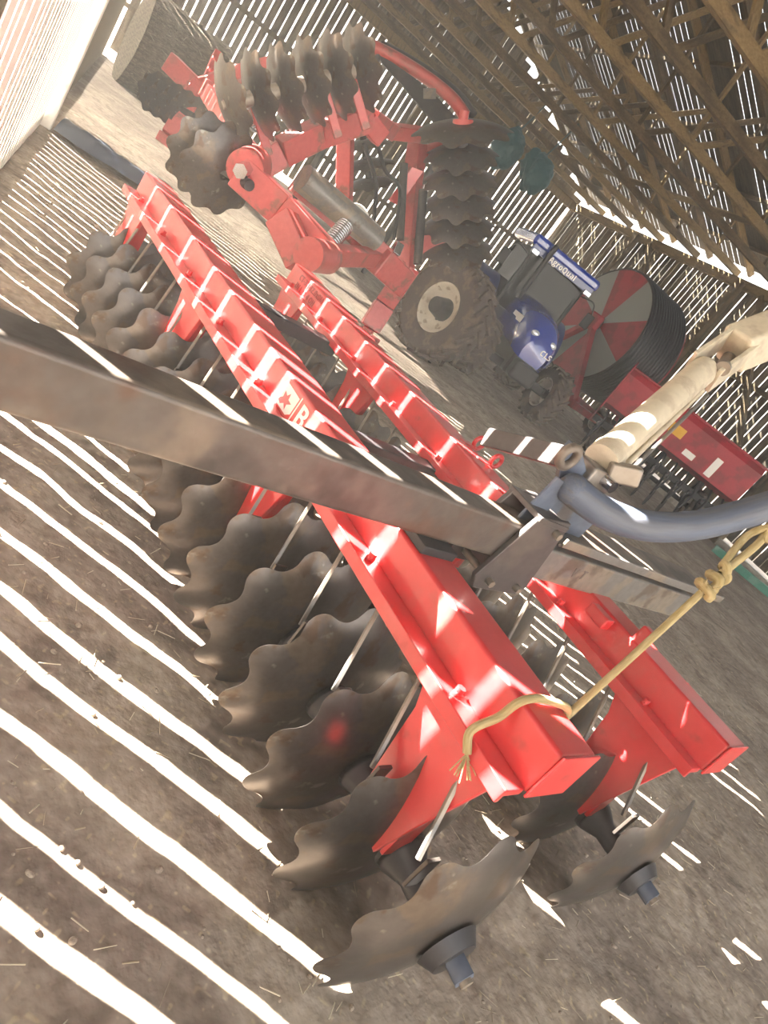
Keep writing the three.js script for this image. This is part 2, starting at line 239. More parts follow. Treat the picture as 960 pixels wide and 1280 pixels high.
{ // roof: planks over trusses; the left slope is close-boarded
  const c = barnGroup('ceiling');
  const rise = (n) => RIDGE_H - (n > RIDGE_N ? (n - RIDGE_N) * PITCH : (RIDGE_N - n) * PITCH_LEFT);   // underside height
  const slopeLen = (N_RIGHT + 0.5 - RIDGE_N) * Math.hypot(1, PITCH), ang = Math.atan(PITCH), angL = Math.atan(PITCH_LEFT), lenL = (RIDGE_N - N_LEFT + 0.5) * Math.hypot(1, PITCH_LEFT);
  const midR = (RIDGE_N + N_RIGHT + 0.5) / 2, midL = (RIDGE_N + N_LEFT - 0.5) / 2;
  const pg = [0.17, 0.2, 0.23].map((w) => metric(new THREE.BoxGeometry(w, 0.006, slopeLen)));
  let k = 0;
  for (let t = T_NEAR; t < T_END + 0.3; k++) {
    const q = k % 3, w = [0.17, 0.2, 0.23][q], open = (Math.floor(k / 6) % 3 !== 2);
    const o = part('roof_board', pg[q], M.roofBoards[k % 2], c); o.position.set(t + w / 2, rise(midR) + 0.03, midR); o.rotation.x = ang;
    t += w + (open ? 0.021 : 0.001);
  }
  const lg = metric(new THREE.BoxGeometry(1.6, 0.02, lenL));
  for (let t = T_NEAR; t < T_END; t += 1.6) { const o = part('roof_board', lg, M.roofBoards[0], c); o.position.set(t + 0.8, rise(midL) + 0.03, midL); o.rotation.x = -angL; }
  part('ridge_cap', box(T_END - T_NEAR, 0.05, 0.4, (T_END + T_NEAR) / 2, rise(RIDGE_N) + 0.05, RIDGE_N, 0), M.timberDark, c);
  for (let n = N_RIGHT - 0.3; n > RIDGE_N; n -= 1.5) part('purlin', bar(V3(T_NEAR, rise(n) - 0.03, n), V3(T_END, rise(n) - 0.03, n), 0.07, 0.09), M.timberDark, c);
  for (let t = T_END - 0.3, i = 0; t > 1; t -= 1.75, i++) {
    const tr = sub('truss', c), m = i % 2 ? M.timber : M.timberDark, y0 = EAVE + 0.2;
    part('tie_beam', bar(V3(t, y0, N_LEFT), V3(t, y0, N_RIGHT), 0.11, 0.17), m, tr);
    part('rafter', bar(V3(t, rise(N_RIGHT + 0.4) - 0.16, N_RIGHT + 0.4), V3(t, rise(RIDGE_N) - 0.16, RIDGE_N), 0.09, 0.16), m, tr);
    part('rafter', bar(V3(t, rise(N_LEFT - 0.4) - 0.16, N_LEFT - 0.4), V3(t, rise(RIDGE_N) - 0.16, RIDGE_N), 0.09, 0.16), m, tr);
    for (const s of [-1, 1]) for (let j = 0; j < 3; j++) { const n0 = RIDGE_N + s * (j * 2.6), n1 = RIDGE_N + s * (j * 2.6 + 2.4);
      part('web', bar(V3(t, y0, n0 + s * 0.1), V3(t, rise(n1) - 0.2, n1), 0.07, 0.11), m, tr);
      part('web', bar(V3(t, y0, n1 + s * 0.15), V3(t, rise(n1) - 0.2, n1), 0.06, 0.09), m, tr); }
  }
}

// ---------------------------------------------------------------- the red disc harrow in front
// harrow axes: local x runs along the gang beams (away, to the left), local z across, towards the second beam
const HT = 47.8 * D2R, HARROW_AT = W(0.65, 0, 1.39), HARROW_TURN = Math.PI - (Math.PI / 2 - HT);
const HX = W(-Math.sin(HT), 0, Math.cos(HT)), HZ = W(Math.cos(HT), 0, Math.sin(HT));
{ const c = V3(1, 0, 0).applyAxisAngle(V3(0, 1, 0), HARROW_TURN); if (c.distanceTo(HX) > 1e-5) throw new Error('harrow turn ' + c.toArray() + ' ' + HX.toArray()); }
const toHarrow = (p) => { const q = p.clone().sub(HARROW_AT); return V3(q.dot(HX), q.y, q.dot(HZ)); };
const hPlaneX = (px, py, x) => toHarrow(onPlane(px, py, HARROW_AT.clone().addScaledVector(HX, x), HX));
const hPlaneZ = (px, py, z) => toHarrow(onPlane(px, py, HARROW_AT.clone().addScaledVector(HZ, z), HZ));
const hAt = (px, py, d) => toHarrow(at(px, py, d));

// a scalloped dished disc; axis along x, hub towards -x, rim in the plane x = 0
function discGeo(R, lobes, depth, angSeg, radSeg, thick = 0.006, ripple = 0.068) {
  const pos = [], uv = [], idx = [], ring = [];
  const rim = (a) => { const c = Math.cos(lobes * a); return R * (1 - ripple + ripple * Math.sign(c) * Math.pow(Math.abs(c), 0.75)); };
  const prof = (r) => -depth * (1 - Math.min(1, (r / R) ** 2));
  for (const s of [0, 1]) {
    const base = pos.length / 3; ring.push(base);
    for (let i = 0; i <= radSeg; i++) for (let j = 0; j < angSeg; j++) {
      const a = (j / angSeg) * Math.PI * 2, r = 0.04 + (rim(a) - 0.04) * (i / radSeg), edge = i === radSeg ? 0.15 : 1;
      pos.push(prof(r) + (s ? 1 : -1) * thick * 0.5 * edge, Math.sin(a) * r, Math.cos(a) * r); uv.push(Math.cos(a) * r * 1.6, Math.sin(a) * r * 1.6);
    }
    for (let i = 0; i < radSeg; i++) for (let j = 0; j < angSeg; j++) { const a = base + i * angSeg + j, b = base + i * angSeg + (j + 1) % angSeg, c = a + angSeg, d = b + angSeg; s ? idx.push(a, b, c, b, d, c) : idx.push(a, c, b, b, c, d); }
  }
  const o0 = ring[0] + radSeg * angSeg, o1 = ring[1] + radSeg * angSeg;
  for (let j = 0; j < angSeg; j++) { const k = (j + 1) % angSeg; idx.push(o0 + j, o1 + j, o0 + k, o0 + k, o1 + j, o1 + k); }
  const g = new THREE.BufferGeometry(); g.setAttribute('position', new THREE.Float32BufferAttribute(pos, 3)); g.setAttribute('uv', new THREE.Float32BufferAttribute(uv, 2)); g.setIndex(idx); g.computeVertexNormals(); return g;
}
const DISC = discGeo(0.335, 10, 0.075, 160, 8);
const DISC_SMALL = discGeo(0.36, 10, 0.085, 80, 5);
const font = await new FontLoader().loadAsync('fonts/droid/droid_sans_bold.typeface.json');
const lettering = (s, size, depth = 0.0015) => { const g = new TextGeometry(s, { font, size, depth, curveSegments: 3, bevelEnabled: false }); g.computeBoundingBox(); return g; };

const harrow = thing('disc_harrow', 'long red disc harrow with two square beams carrying rows of scalloped steel discs', 'disc harrow', HARROW_AT, HARROW_TURN);
const BEAM_TOP = 0.90, BEAM_H = 0.135, BEAM_W = 0.165, HUB = 0.30;
function gang(z0, xa, xb, count, x0, step, phase0) {
  const beam = sub('gang_beam', harrow, null);
  const yc = BEAM_TOP - BEAM_H / 2;
  part('beam_tube', box(xb - xa, BEAM_H, BEAM_W, (xa + xb) / 2, yc, z0 + BEAM_W / 2, 0.0135), M.red, beam);
  part('flange', box(xb - xa - 0.02, 0.022, 0.075, (xa + xb) / 2, BEAM_TOP - BEAM_H - 0.002, z0 - 0.034, 0.004), M.red, beam);
  part('flange', box(xb - xa - 0.02, 0.045, 0.014, (xa + xb) / 2, BEAM_TOP - BEAM_H - 0.012, z0 - 0.069, 0.004), M.red, beam);
  part('end_cap', box(0.008, BEAM_H + 0.006, BEAM_W + 0.006, xa - 0.002, yc, z0 + BEAM_W / 2, 0.003), M.red, beam);
  const bolt = join([box(0.018, 0.014, 0.03, 0, 0, 0), metric(new THREE.CylinderGeometry(0.013, 0.013, 0.016, 6)).translate(0, 0.012, 0)]);
  for (let x = xa + 0.28; x < xb; x += 0.5) { const b = part('bolt', bolt, M.red, beam); b.position.set(x, BEAM_TOP - BEAM_H + 0.014, z0 - 0.03); }
  // axle with spacer spools
  const zc = z0 + BEAM_W / 2, axle = [box((count - 1) * step + 0.14, 0.034, 0.034, x0 - 0.06 + (count - 1) * step / 2, HUB, zc)];
  part('gang_axle', join(axle), M.dark, harrow);
  const spool = metric(lathe([[0.022, -step / 2 + 0.01], [0.075, -step / 2 + 0.01], [0.07, -step / 2 + 0.03], [0.042, -0.04], [0.042, 0.04], [0.07, step / 2 - 0.03], [0.075, step / 2 - 0.01], [0.022, step / 2 - 0.01]], 20).rotateZ(-Math.PI / 2));
  for (let k = 0; k < count; k++) {
    const x = x0 + k * step, d = part('disc', DISC, M.disc, harrow); d.position.set(x, HUB, zc); d.rotation.x = phase0 + rr(0, 0.63);
    if (k + 1 < count) { const s = part('spool', spool, M.dark, harrow); s.position.set(x - 0.075 + step / 2, HUB, zc); }
    // scraper: flat bar from the flange down beside the disc with a small blade
    const sc = sub('scraper', harrow);
    part('scraper_arm', bar(V3(x + 0.20, BEAM_TOP - BEAM_H - 0.02, z0 + 0.01), V3(x + 0.06, 0.47, z0 - 0.08), 0.012, 0.014, 0.002), M.greySteel, sc);
    part('blade', box(0.012, 0.10, 0.05, x + 0.035, 0.46, z0 - 0.075, 0.003), M.disc, sc);
  }
  // end nut and washer
  const end = sub('axle_end', harrow, V3(x0 - 0.075, HUB, zc));
  part('washer', rod(V3(-0.045, 0, 0), V3(-0.008, 0, 0), 0.062, 0.085, 24), M.dark, end);
  part('nut', metric(new THREE.CylinderGeometry(0.036, 0.036, 0.05, 4).rotateZ(Math.PI / 2)).translate(-0.068, 0, 0), M.bluegrey, end);
  part('thread', rod(V3(-0.105, 0, 0), V3(-0.09, 0, 0), 0.017, 0.017, 12), M.greySteel, end);
  // standards: folded plates from the beam down to the bearings
  for (const xs of [xa + 0.22, xa + 1.42, xa + 2.62, xb - 0.22]) {
    const st = sub('standard', harrow);
    part('plate', slab([[-0.17, 0], [0.17, 0], [0.12, -0.10], [0.07, -0.42], [-0.07, -0.44], [-0.10, -0.30]], 0.014).translate(xs, BEAM_TOP - BEAM_H - 0.015, z0 - 0.02), M.red, st);
    part('rib', box(0.014, 0.42, 0.08, xs - 0.085, 0.53, z0 + 0.02, 0.003).applyMatrix4(new THREE.Matrix4()), M.red, st);
    part('bearing', rod(V3(xs - 0.08, HUB, zc), V3(xs + 0.08, HUB, zc), 0.075, 0.075, 20), M.dark, st);
  }
}
gang(0, 0, 4.03, 16, -0.025, 0.2525, 0.2);
gang(1.10, 0.0, 3.95, 15, -0.02, 0.2525, 0.5);
// cross members joining the beams and clamps on the second beam
for (const x of [1.75, 3.05]) part('cross_member', box(0.10, 0.08, 1.0, x, BEAM_TOP - 0.19, 0.60, 0.01), M.dark, harrow);
part('clamp_block', box(0.10, 0.05, 0.06, 0.62, BEAM_TOP - 0.03, 1.06, 0.008), M.red, harrow);
part('clamp_block', box(0.05, 0.09, 0.05, 0.47, BEAM_TOP + 0.02, 1.13, 0.008), M.red, harrow);
for (const [px, py] of [[604, 548], [616, 582]]) { const p = hPlaneZ(px, py, 1.30), l = sub('lug', harrow);
  part('ring', metric(new THREE.TorusGeometry(0.034, 0.012, 10, 24).rotateY(Math.PI / 2)).translate(p.x, BEAM_TOP + 0.03, p.z), M.red, l);
  part('lug_plate', box(0.05, 0.07, 0.10, p.x + 0.01, BEAM_TOP - 0.03, p.z - 0.06, 0.006), M.red, l); }
// white maker's decal on the front beam: emblem panel, slash and lettering
{
  const d = sub('decal', harrow, V3(1.69, BEAM_TOP - 0.128, -0.0005)); d.rotation.y = Math.PI;
  part('emblem_panel', new THREE.ShapeGeometry(new THREE.Shape([[0, 0.012], [0.125, 0.012], [0.15, 0.03], [0.15, 0.10], [0.03, 0.104], [0, 0.08]].map(([x, y]) => new THREE.Vector2(x, y)))).translate(0, 0, 0.0008), M.sticker, d, 'white decal panel');
  part('emblem', new THREE.ShapeGeometry(new THREE.Shape([[0.03, 0.03], [0.055, 0.05], [0.05, 0.075], [0.075, 0.066], [0.09, 0.085], [0.095, 0.06], [0.125, 0.058], [0.10, 0.042], [0.105, 0.02], [0.08, 0.036], [0.06, 0.022]].map(([x, y]) => new THREE.Vector2(x, y)))).translate(0, 0, 0.0016), M.redOld, d, 'red emblem');
  part('slash', new THREE.ShapeGeometry(new THREE.Shape([[0.158, 0.008], [0.166, 0.008], [0.166, 0.112], [0.158, 0.112]].map(([x, y]) => new THREE.Vector2(x, y)))).translate(0, 0, 0.0008), M.sticker, d);
  part('lettering', lettering('B', 0.085).translate(0.178, 0.02, 0), M.sticker, d, 'white letter B');
}
// faint dark stencilled figures on the far end of the second beam
{
  const ink = std({ color: 0x8e2a2c, roughness: 0.6 });
  const s = sub('stencil', harrow, V3(3.80, BEAM_TOP - 0.06, 1.0985)); s.rotation.y = Math.PI;
  part('lettering', lettering('CT-3H-32.0x0M', 0.040), ink, s, 'dark stencilled figures');
  part('lettering', lettering('IN LTR-4 OH', 0.040).translate(0, -0.058, 0), ink, s, 'dark stencilled figures');
}

// ---------------------------------------------------------------- rusty drawbar lying across the beams, with its bracket and cylinder
const drawbar = thing('drawbar', 'heavy rust-brown square steel drawbar lying across the red beams, with bracket and pale hydraulic cylinder', 'drawbar', HARROW_AT, HARROW_TURN);
const DX = 0.72, DW = 0.115, D0 = 0.93, D1 = 1.075;
part('tube', box(DW, D1 - D0, 1.80, DX + DW / 2, (D0 + D1) / 2, 0.46 - 1.80 / 2, 0.016), M.rust, drawbar, 'rust-brown square tube');
part('pad', box(0.20, 0.03, 0.15, DX + DW / 2, 0.915, 0.083, 0.004), M.dark, drawbar);
{ // clamp box round the end of the tube
  const c = sub('clamp', drawbar);
  part('clamp_plate', slab([[0.33, 0.865], [0.40, 1.13], [0.56, 1.145], [0.62, 0.87], [0.60, 0.83], [0.36, 0.82]], 0.014).rotateY(-Math.PI / 2).translate(DX - 0.015, 0, 0), M.clamp, c, 'dark steel clamp plate');
  part('clamp_plate', slab([[0.33, 0.865], [0.40, 1.13], [0.56, 1.145], [0.62, 0.87], [0.60, 0.83], [0.36, 0.82]], 0.014).rotateY(-Math.PI / 2).translate(DX + DW + 0.015, 0, 0), M.clamp, c);
  part('clamp_top', box(DW + 0.06, 0.02, 0.17, DX + DW / 2, 1.125, 0.48, 0.004), M.clamp, c);
  for (const [y, z] of [[0.86, 0.40], [0.86, 0.56], [1.10, 0.52]]) part('bolt', rod(V3(DX - 0.05, y, z), V3(DX + DW + 0.05, y, z), 0.014, 0.014, 6), M.greySteel, c);
}
part('tongue', box(0.10, 0.135, 1.45, DX + DW / 2, 0.955, 1.20, 0.012), M.greySteel, drawbar, 'grey square tongue');
{ const s = sub('tongue_lettering', drawbar, V3(DX + DW / 2 - 0.052, 0.945, 0.86)); s.rotation.y = -Math.PI / 2; part('lettering', lettering('V  T', 0.04), std({ color: 0x6a5f58, roughness: 0.6 }), s, 'faded lettering'); }
part('top_plate', bar(V3(DX + 0.10, 1.06, 0.60), V3(DX + 0.10, 1.06, 2.15), 0.24, 0.012), M.rust, drawbar, 'flat rusty plate');
part('edge_strip', bar(V3(DX - 0.02, 1.075, 0.62), V3(DX - 0.02, 1.075, 2.15), 0.012, 0.035), M.greySteel, drawbar);
{ // upright bracket
  const b = sub('bracket', drawbar), px = [[655, 660], [695, 604], [704, 562], [713, 553], [724, 560], [735, 610], [742, 650], [700, 690]];
  const q = px.map(([x, y]) => hPlaneX(x, y, DX + 0.10)).map((p) => [p.z, p.y]);
  part('bracket_plate', slab(q, 0.016).rotateY(-Math.PI / 2).translate(DX + 0.10, 0, 0), M.bluegrey, b, 'blue-grey upright plate');
  const lug = hPlaneX(711, 571, DX + 0.08), boss = hPlaneX(732, 628, DX + 0.08);
  part('lug_ring', metric(new THREE.TorusGeometry(0.036, 0.016, 10, 24).rotateY(Math.PI / 2)).translate(lug.x, lug.y, lug.z), M.rust, b);
  part('pivot_pin', rod(V3(boss.x - 0.07, boss.y, boss.z), V3(boss.x + 0.10, boss.y, boss.z), 0.036, 0.036, 18), M.bluegrey, b);
  part('wing_plate', bar(hPlaneX(640, 668, DX + 0.05), hPlaneX(705, 602, DX + 0.05), 0.10, 0.012), M.bluegrey, b);
}
const MAST = toHarrow(onLevel(1060, 1210, 0)).setY(2.3);                                    // post outside the frame that carries arm and boom
part('mast', bar(V3(MAST.x, 0, MAST.z), V3(MAST.x, MAST.y + 0.15, MAST.z), 0.16, 0.16, 0.014), M.cream, drawbar, 'cream steel post');
part('mast_foot', box(0.5, 0.03, 0.5, MAST.x, 0.03, MAST.z, 0.005), M.cream, drawbar);
{ // curved blue-grey arm leaving the pivot
  const p = [[716, 612, 2.27], [750, 638, 2.30], [800, 656, 2.36], [860, 658, 2.44], [920, 645, 2.50], [1010, 616, 2.58], [1100, 586, 2.66]].map(([x, y, d]) => hAt(x, y, d)); p.push(V3(MAST.x, p[6].y + 0.1, MAST.z));
  part('curved_arm', join([tube(p, 0.054, 60, 14), new THREE.SphereGeometry(0.054, 16, 12).translate(p[0].x, p[0].y, p[0].z)]), M.bluegrey, drawbar, 'curved blue-grey arm');
}
{ // pale hydraulic cylinder rising to the right
  const c = sub('hydraulic_cylinder', drawbar, null, 'worn cream hydraulic cylinder'), a = hAt(757, 571, 2.42), b = hAt(880, 462, 2.86), dir = b.clone().sub(a).normalize();
  part('barrel', rod(a, b, 0.058, 0.058, 28), M.cream, c);
  part('gland', rod(a.clone().addScaledVector(dir, -0.03), a.clone().addScaledVector(dir, 0.03), 0.064, 0.064, 28), M.cream, c);
  part('oil_pipe', rod(hAt(779, 585, 2.40), hAt(878, 488, 2.78), 0.011, 0.011, 10), M.cream, c);
  part('oil_pipe', rod(hAt(786, 590, 2.40), hAt(884, 494, 2.78), 0.008, 0.008, 10), M.greySteel, c);
  const k1 = hAt(888, 455, 2.90), k2 = hAt(930, 428, 3.0);
  const side = dir.clone().cross(V3(0, 1, 0)).normalize();
  for (const s of [-1, 1]) part('clevis_cheek', bar(k1.clone().addScaledVector(dir, -0.09).addScaledVector(side, s * 0.06), k2.clone().addScaledVector(side, s * 0.06), 0.018, 0.12), M.cream, c);
  part('clevis_pin', rod(hAt(903, 461, 2.80), hAt(912, 446, 3.05), 0.030, 0.030, 18), M.greySteel, c);
  part('boom', bar(hAt(915, 437, 2.98), hAt(1080, 372, 3.2), 0.15, 0.17, 0.02), M.cream, c);
  part('boom', bar(hAt(1074, 374, 3.19), MAST.clone(), 0.15, 0.17, 0.02), M.cream, c);
  const f = hAt(745, 590, 2.40);
  part('foot_clevis', box(0.09, 0.07, 0.16, f.x, f.y - 0.01, f.z, 0.012), M.greySteel, c);
  part('pin', rod(V3(f.x - 0.09, f.y, f.z), V3(f.x + 0.09, f.y, f.z), 0.022, 0.022, 14), M.chrome, c);
  part('foot_lug', bar(hAt(760, 588, 2.38), hAt(800, 597, 2.38), 0.05, 0.07, 0.01), M.greySteel, c);
}
{ // flat link from the second beam's lug to the bracket
  const a = hAt(607, 546, 3.02), b = hAt(716, 574, 2.5);
  part('link_bar', bar(a, b, 0.022, 0.085, 0.006), M.clamp, drawbar, 'flat dark link bar');
}

// ---------------------------------------------------------------- rope from the front beam's end up to the right
{
  const r = thing('rope', 'tan rope looped round the end of the front red beam and knotted higher up', 'rope', HARROW_AT, HARROW_TURN);
  const y1 = BEAM_TOP + 0.012, y0 = BEAM_TOP - BEAM_H - 0.04, z1 = BEAM_W + 0.014, x = 0.16;
  part('loop', tube([V3(x - 0.03, y0 + 0.02, -0.085), V3(x, y0 + 0.06, -0.088), V3(x, BEAM_TOP - 0.06, -0.03), V3(x, BEAM_TOP - 0.012, -0.012), V3(x - 0.004, y1, 0.012), V3(x - 0.012, y1 + 0.004, 0.09), V3(x - 0.03, y1, z1 - 0.02), V3(x - 0.035, BEAM_TOP - 0.02, z1), V3(x - 0.03, BEAM_TOP - 0.09, z1)], 0.011, 60, 8), M.rope, r);
  const a = V3(x - 0.032, BEAM_TOP - 0.03, z1 + 0.008), k = hAt(880, 738, 1.86), top = hAt(948, 672, 1.98), far = hAt(1046, 606, 2.6);
  part('strand', tube([a, a.clone().lerp(k, 0.5).add(V3(0, -0.008, 0)), k], 0.0105, 40, 8), M.rope, r);
  const pts = []; const dir = top.clone().sub(k).normalize(), u = dir.clone().cross(V3(0, 1, 0)).normalize(), v = u.clone().cross(dir);
  for (let i = 0; i <= 26; i++) { const s = i / 26, an = s * Math.PI * 5.2, R = 0.020 - 0.006 * s + 0.006 * Math.sin(i * 1.7); pts.push(k.clone().addScaledVector(dir, -0.015 + s * 0.13).addScaledVector(u, Math.cos(an) * R).addScaledVector(v, Math.sin(an) * R)); }
  part('knot', tube(pts, 0.013, 120, 8), M.rope, r);
  part('strand', tube([k.clone().addScaledVector(dir, 0.08), top.clone().addScaledVector(u, 0.01), top.clone().addScaledVector(dir, 0.05), far], 0.0115, 40, 8), M.rope, r);
  part('strand', tube([k.clone().addScaledVector(dir, 0.10).addScaledVector(u, -0.012), top.clone().addScaledVector(u, -0.022).addScaledVector(dir, -0.01), top.clone().addScaledVector(dir, 0.03).addScaledVector(v, 0.02), top.clone().addScaledVector(u, 0.02).addScaledVector(dir, 0.0)], 0.011, 40, 8), M.rope, r);
  const fr = []; for (let i = 0; i < 14; i++) { const p = V3(x - 0.03, y0 + 0.02, -0.085); fr.push(tube([p, p.clone().add(V3(rr(-0.05, 0.0), rr(-0.05, -0.01), rr(-0.03, 0.03)))], 0.0018, 3, 4)); }
  for (let i = 0; i < 18; i++) { fr.push(tube([k.clone().addScaledVector(dir, rr(-0.02, 0.02)), k.clone().add(V3(rr(-0.035, 0.035), rr(-0.02, 0.04), rr(-0.035, 0.035)))], 0.0016, 3, 4)); }
  part('frayed_end', join(fr), M.rope, r);
}

// ---------------------------------------------------------------- wheels
function wheelParts(parent, R, width, rimR, lugs, pos, turn, steer = 0) {
  const w = sub('wheel', parent, pos); w.rotation.y = turn + steer;
  const h = width / 2, prof = [[rimR, -h * 0.75], [rimR + 0.03, -h * 0.92], [R * 0.84, -h], [R * 0.93, -h * 0.86], [R * 0.955, -h * 0.4], [R * 0.96, 0], [R * 0.955, h * 0.4], [R * 0.93, h * 0.86], [R * 0.84, h], [rimR + 0.03, h * 0.92], [rimR, h * 0.75]];
  const g = [metric(lathe(prof, 56).rotateX(Math.PI / 2))];
  for (let i = 0; i < lugs; i++) for (const s of [-1, 1]) { const a = ((i + (s > 0 ? 0.5 : 0)) / lugs) * Math.PI * 2;
    const m = new THREE.Matrix4().makeRotationZ(a).multiply(new THREE.Matrix4().makeTranslation(R * 0.965, 0, s * h * 0.5)).multiply(new THREE.Matrix4().makeRotationX(s * 0.75));
    g.push(box(R * 0.075, R * 0.075, h * 1.25, 0, 0, 0, 0.01).applyMatrix4(m));
    g.push(box(R * 0.10, R * 0.07, h * 0.25, 0, 0, 0, 0.008).applyMatrix4(new THREE.Matrix4().makeRotationZ(a + s * 0.0).multiply(new THREE.Matrix4().makeTranslation(R * 0.90, s * h * 0.43 * s * -1, s * h * 0.93)))); }
  part('tyre', join(g), M.rubber, w);
  part('rim', metric(lathe([[rimR * 0.25, h * 0.25], [rimR * 0.62, h * 0.2], [rimR * 0.78, h * 0.35], [rimR * 0.9, h * 0.72], [rimR * 1.0, h * 0.8], [rimR * 1.02, h * 0.7], [rimR * 0.93, 0], [rimR * 1.02, -h * 0.7], [rimR, -h * 0.8], [rimR * 0.9, -h * 0.72]], 40).rotateX(Math.PI / 2)), M.rim, w);
  part('hub', join([rod(V3(0, 0, -h * 0.6), V3(0, 0, h * 0.55), rimR * 0.30, rimR * 0.26, 20), ...Array.from({ length: 8 }, (_, i) => rod(V3(Math.cos(i * 0.785) * rimR * 0.42, Math.sin(i * 0.785) * rimR * 0.42, h * 0.15), V3(Math.cos(i * 0.785) * rimR * 0.42, Math.sin(i * 0.785) * rimR * 0.42, h * 0.34), 0.018, 0.018, 6))]), M.dark, w);
  return w;
}
{ // big lone wheel on its axle, this side of the blue tractor
  const c = at(560, 385, 10.9), R = 0.80;
  const g = thing('wheeled_axle', 'large muddy lugged wheel with pale rim on a dark axle, beside the blue tractor', 'wheel', V3(c.x, 0, c.z), 0);
  wheelParts(g, R, 0.52, 0.40, 20, V3(0, R - 0.01, 0), -0.62);
  part('axle', rod(V3(-0.10, R, 0.14), V3(0.45, R, -0.62), 0.10, 0.12, 18), M.blueDark, g, 'dark blue axle housing');
  part('final_drive', rod(V3(-0.17, R, 0.235), V3(-0.02, R, 0.03), 0.13, 0.19, 22), M.dark, g);
}

// ---------------------------------------------------------------- blue tractor
{
  const base = onLevel(612, 470, 0); const t0 = W(0.05, 0, 13.9);
  const tr = thing('tractor', 'dark blue tractor with glossy hood and lettered cab roof, parked in the barn corner', 'tractor', t0, -Math.atan2(0, 1));
  tr.rotation.y = 18 * D2R;                                            // local +z is the tractor's front
  const loft = (secs) => { const pos = [], idx = [], n = secs[0].length; secs.forEach((s) => s.forEach((p) => pos.push(...p))); for (let i = 0; i + 1 < secs.length; i++) for (let j = 0; j < n; j++) { const a = i * n + j, b = i * n + (j + 1) % n, c = a + n, d = b + n; idx.push(a, c, b, b, c, d); } for (let j = 1; j + 1 < n; j++) { idx.push(0, j, j + 1); const o = (secs.length - 1) * n; idx.push(o, o + j + 1, o + j); } const g = new THREE.BufferGeometry(); g.setAttribute('position', new THREE.Float32BufferAttribute(pos, 3)); g.setIndex(idx); const q = toCreasedNormals(g.toNonIndexed(), 0.7); return metric(q); };
  const sec = (z, w, y0, y1, k) => { const s = []; for (let i = 0; i <= 14; i++) { const a = Math.PI * i / 14; s.push([Math.cos(a) * w * (1 - 0.12 * Math.sin(a)), y0 + (y1 - y0) * Math.pow(Math.sin(a), k), z]); } s.push([-w * 0.9, y0 - 0.14, z], [w * 0.9, y0 - 0.14, z]); return s; };
  part('hood', loft([sec(-0.75, 0.40, 1.10, 1.80, 0.35), sec(0.1, 0.40, 1.08, 1.76, 0.36), sec(0.7, 0.38, 1.04, 1.66, 0.40), sec(1.0, 0.34, 1.00, 1.50, 0.5), sec(1.12, 0.24, 0.98, 1.28, 0.6)]), M.blue, tr, 'glossy blue hood');
  part('nose_grille', box(0.42, 0.34, 0.08, 0, 1.02, 1.06, 0.05), M.black, tr);
  for (const s of [-1, 1]) { part('headlight', metric(new THREE.SphereGeometry(0.09, 18, 12).scale(1, 0.7, 0.6)).translate(s * 0.19, 1.32, 1.03), M.lens, tr); part('side_decal', box(0.004, 0.13, 0.7, s * 0.385, 1.36, 0.15, 0), M.sticker, tr, 'white hood stripe'); }
  { const n = sub('hood_lettering', tr, V3(0.06, 1.08, 1.125)); part('lettering', lettering('CLS', 0.10, 0.004), M.sticker, n, 'white letters on the nose'); }
  part('engine', box(0.5, 0.62, 1.7, 0, 0.78, 0.1, 0.05), M.black, tr);
  part('front_axle', box(1.5, 0.16, 0.22, 0, 0.55, 0.62, 0.04), M.black, tr);
  part('front_weight', box(0.5, 0.34, 0.3, 0, 0.66, 1.22, 0.06), M.black, tr);
  for (const s of [-1, 1]) wheelParts(tr, 0.56, 0.36, 0.30, 18, V3(s * 0.86, 0.55, 0.62), s * Math.PI / 2, 0.15);
  for (const s of [-1, 1]) wheelParts(tr, 0.80, 0.46, 0.44, 20, V3(s * 0.84, 0.79, -1.75), s * Math.PI / 2);
  for (const s of [-1, 1]) part('fender', metric(new THREE.CylinderGeometry(0.93, 0.93, 0.5, 24, 1, true, -0.2, 2.6).rotateZ(Math.PI / 2)).translate(s * 0.84, 0.83, -1.75), std({ color: 0x0b1c5a, roughness: 0.35, side: THREE.DoubleSide }), tr);
  const cab = sub('cab', tr);
  for (const [x, z] of [[-0.66, -0.72], [0.66, -0.72], [-0.72, -2.2], [0.72, -2.2]]) part('post', bar(V3(x, 1.2, z), V3(x * 0.94, 2.52, z + (z > -1 ? -0.12 : 0.05)), 0.07, 0.07, 0.012), M.black, cab);
  part('windscreen', box(1.26, 1.22, 0.012, 0, 1.9, -0.79, 0).applyMatrix4(new THREE.Matrix4()), M.glassDark, cab);
  part('rear_window', box(1.26, 1.0, 0.012, 0, 1.95, -2.18, 0), M.glassDark, cab);
  for (const s of [-1, 1]) part('side_window', box(0.012, 1.2, 1.36, s * 0.68, 1.9, -1.46, 0), M.glassDark, cab);
  part('cab_base', box(1.3, 0.5, 1.5, 0, 1.05, -1.46, 0.05), M.black, cab);
  part('seat', join([box(0.5, 0.12, 0.45, 0, 1.42, -1.6, 0.04), box(0.48, 0.6, 0.12, 0, 1.75, -1.84, 0.04)]), M.black, cab);
  part('steering_wheel', metric(new THREE.TorusGeometry(0.18, 0.016, 8, 24).rotateX(-1.0)).translate(0, 1.66, -1.12), M.black, cab);
  const roof = part('roof', box(1.62, 0.22, 1.75, 0, 2.64, -1.44, 0.08), M.blue, cab, 'blue cab roof');
  part('roof_sign', box(1.5, 0.13, 0.03, 0, 2.50, -0.585, 0.008), M.blueDark, cab, 'dark band over the windscreen');
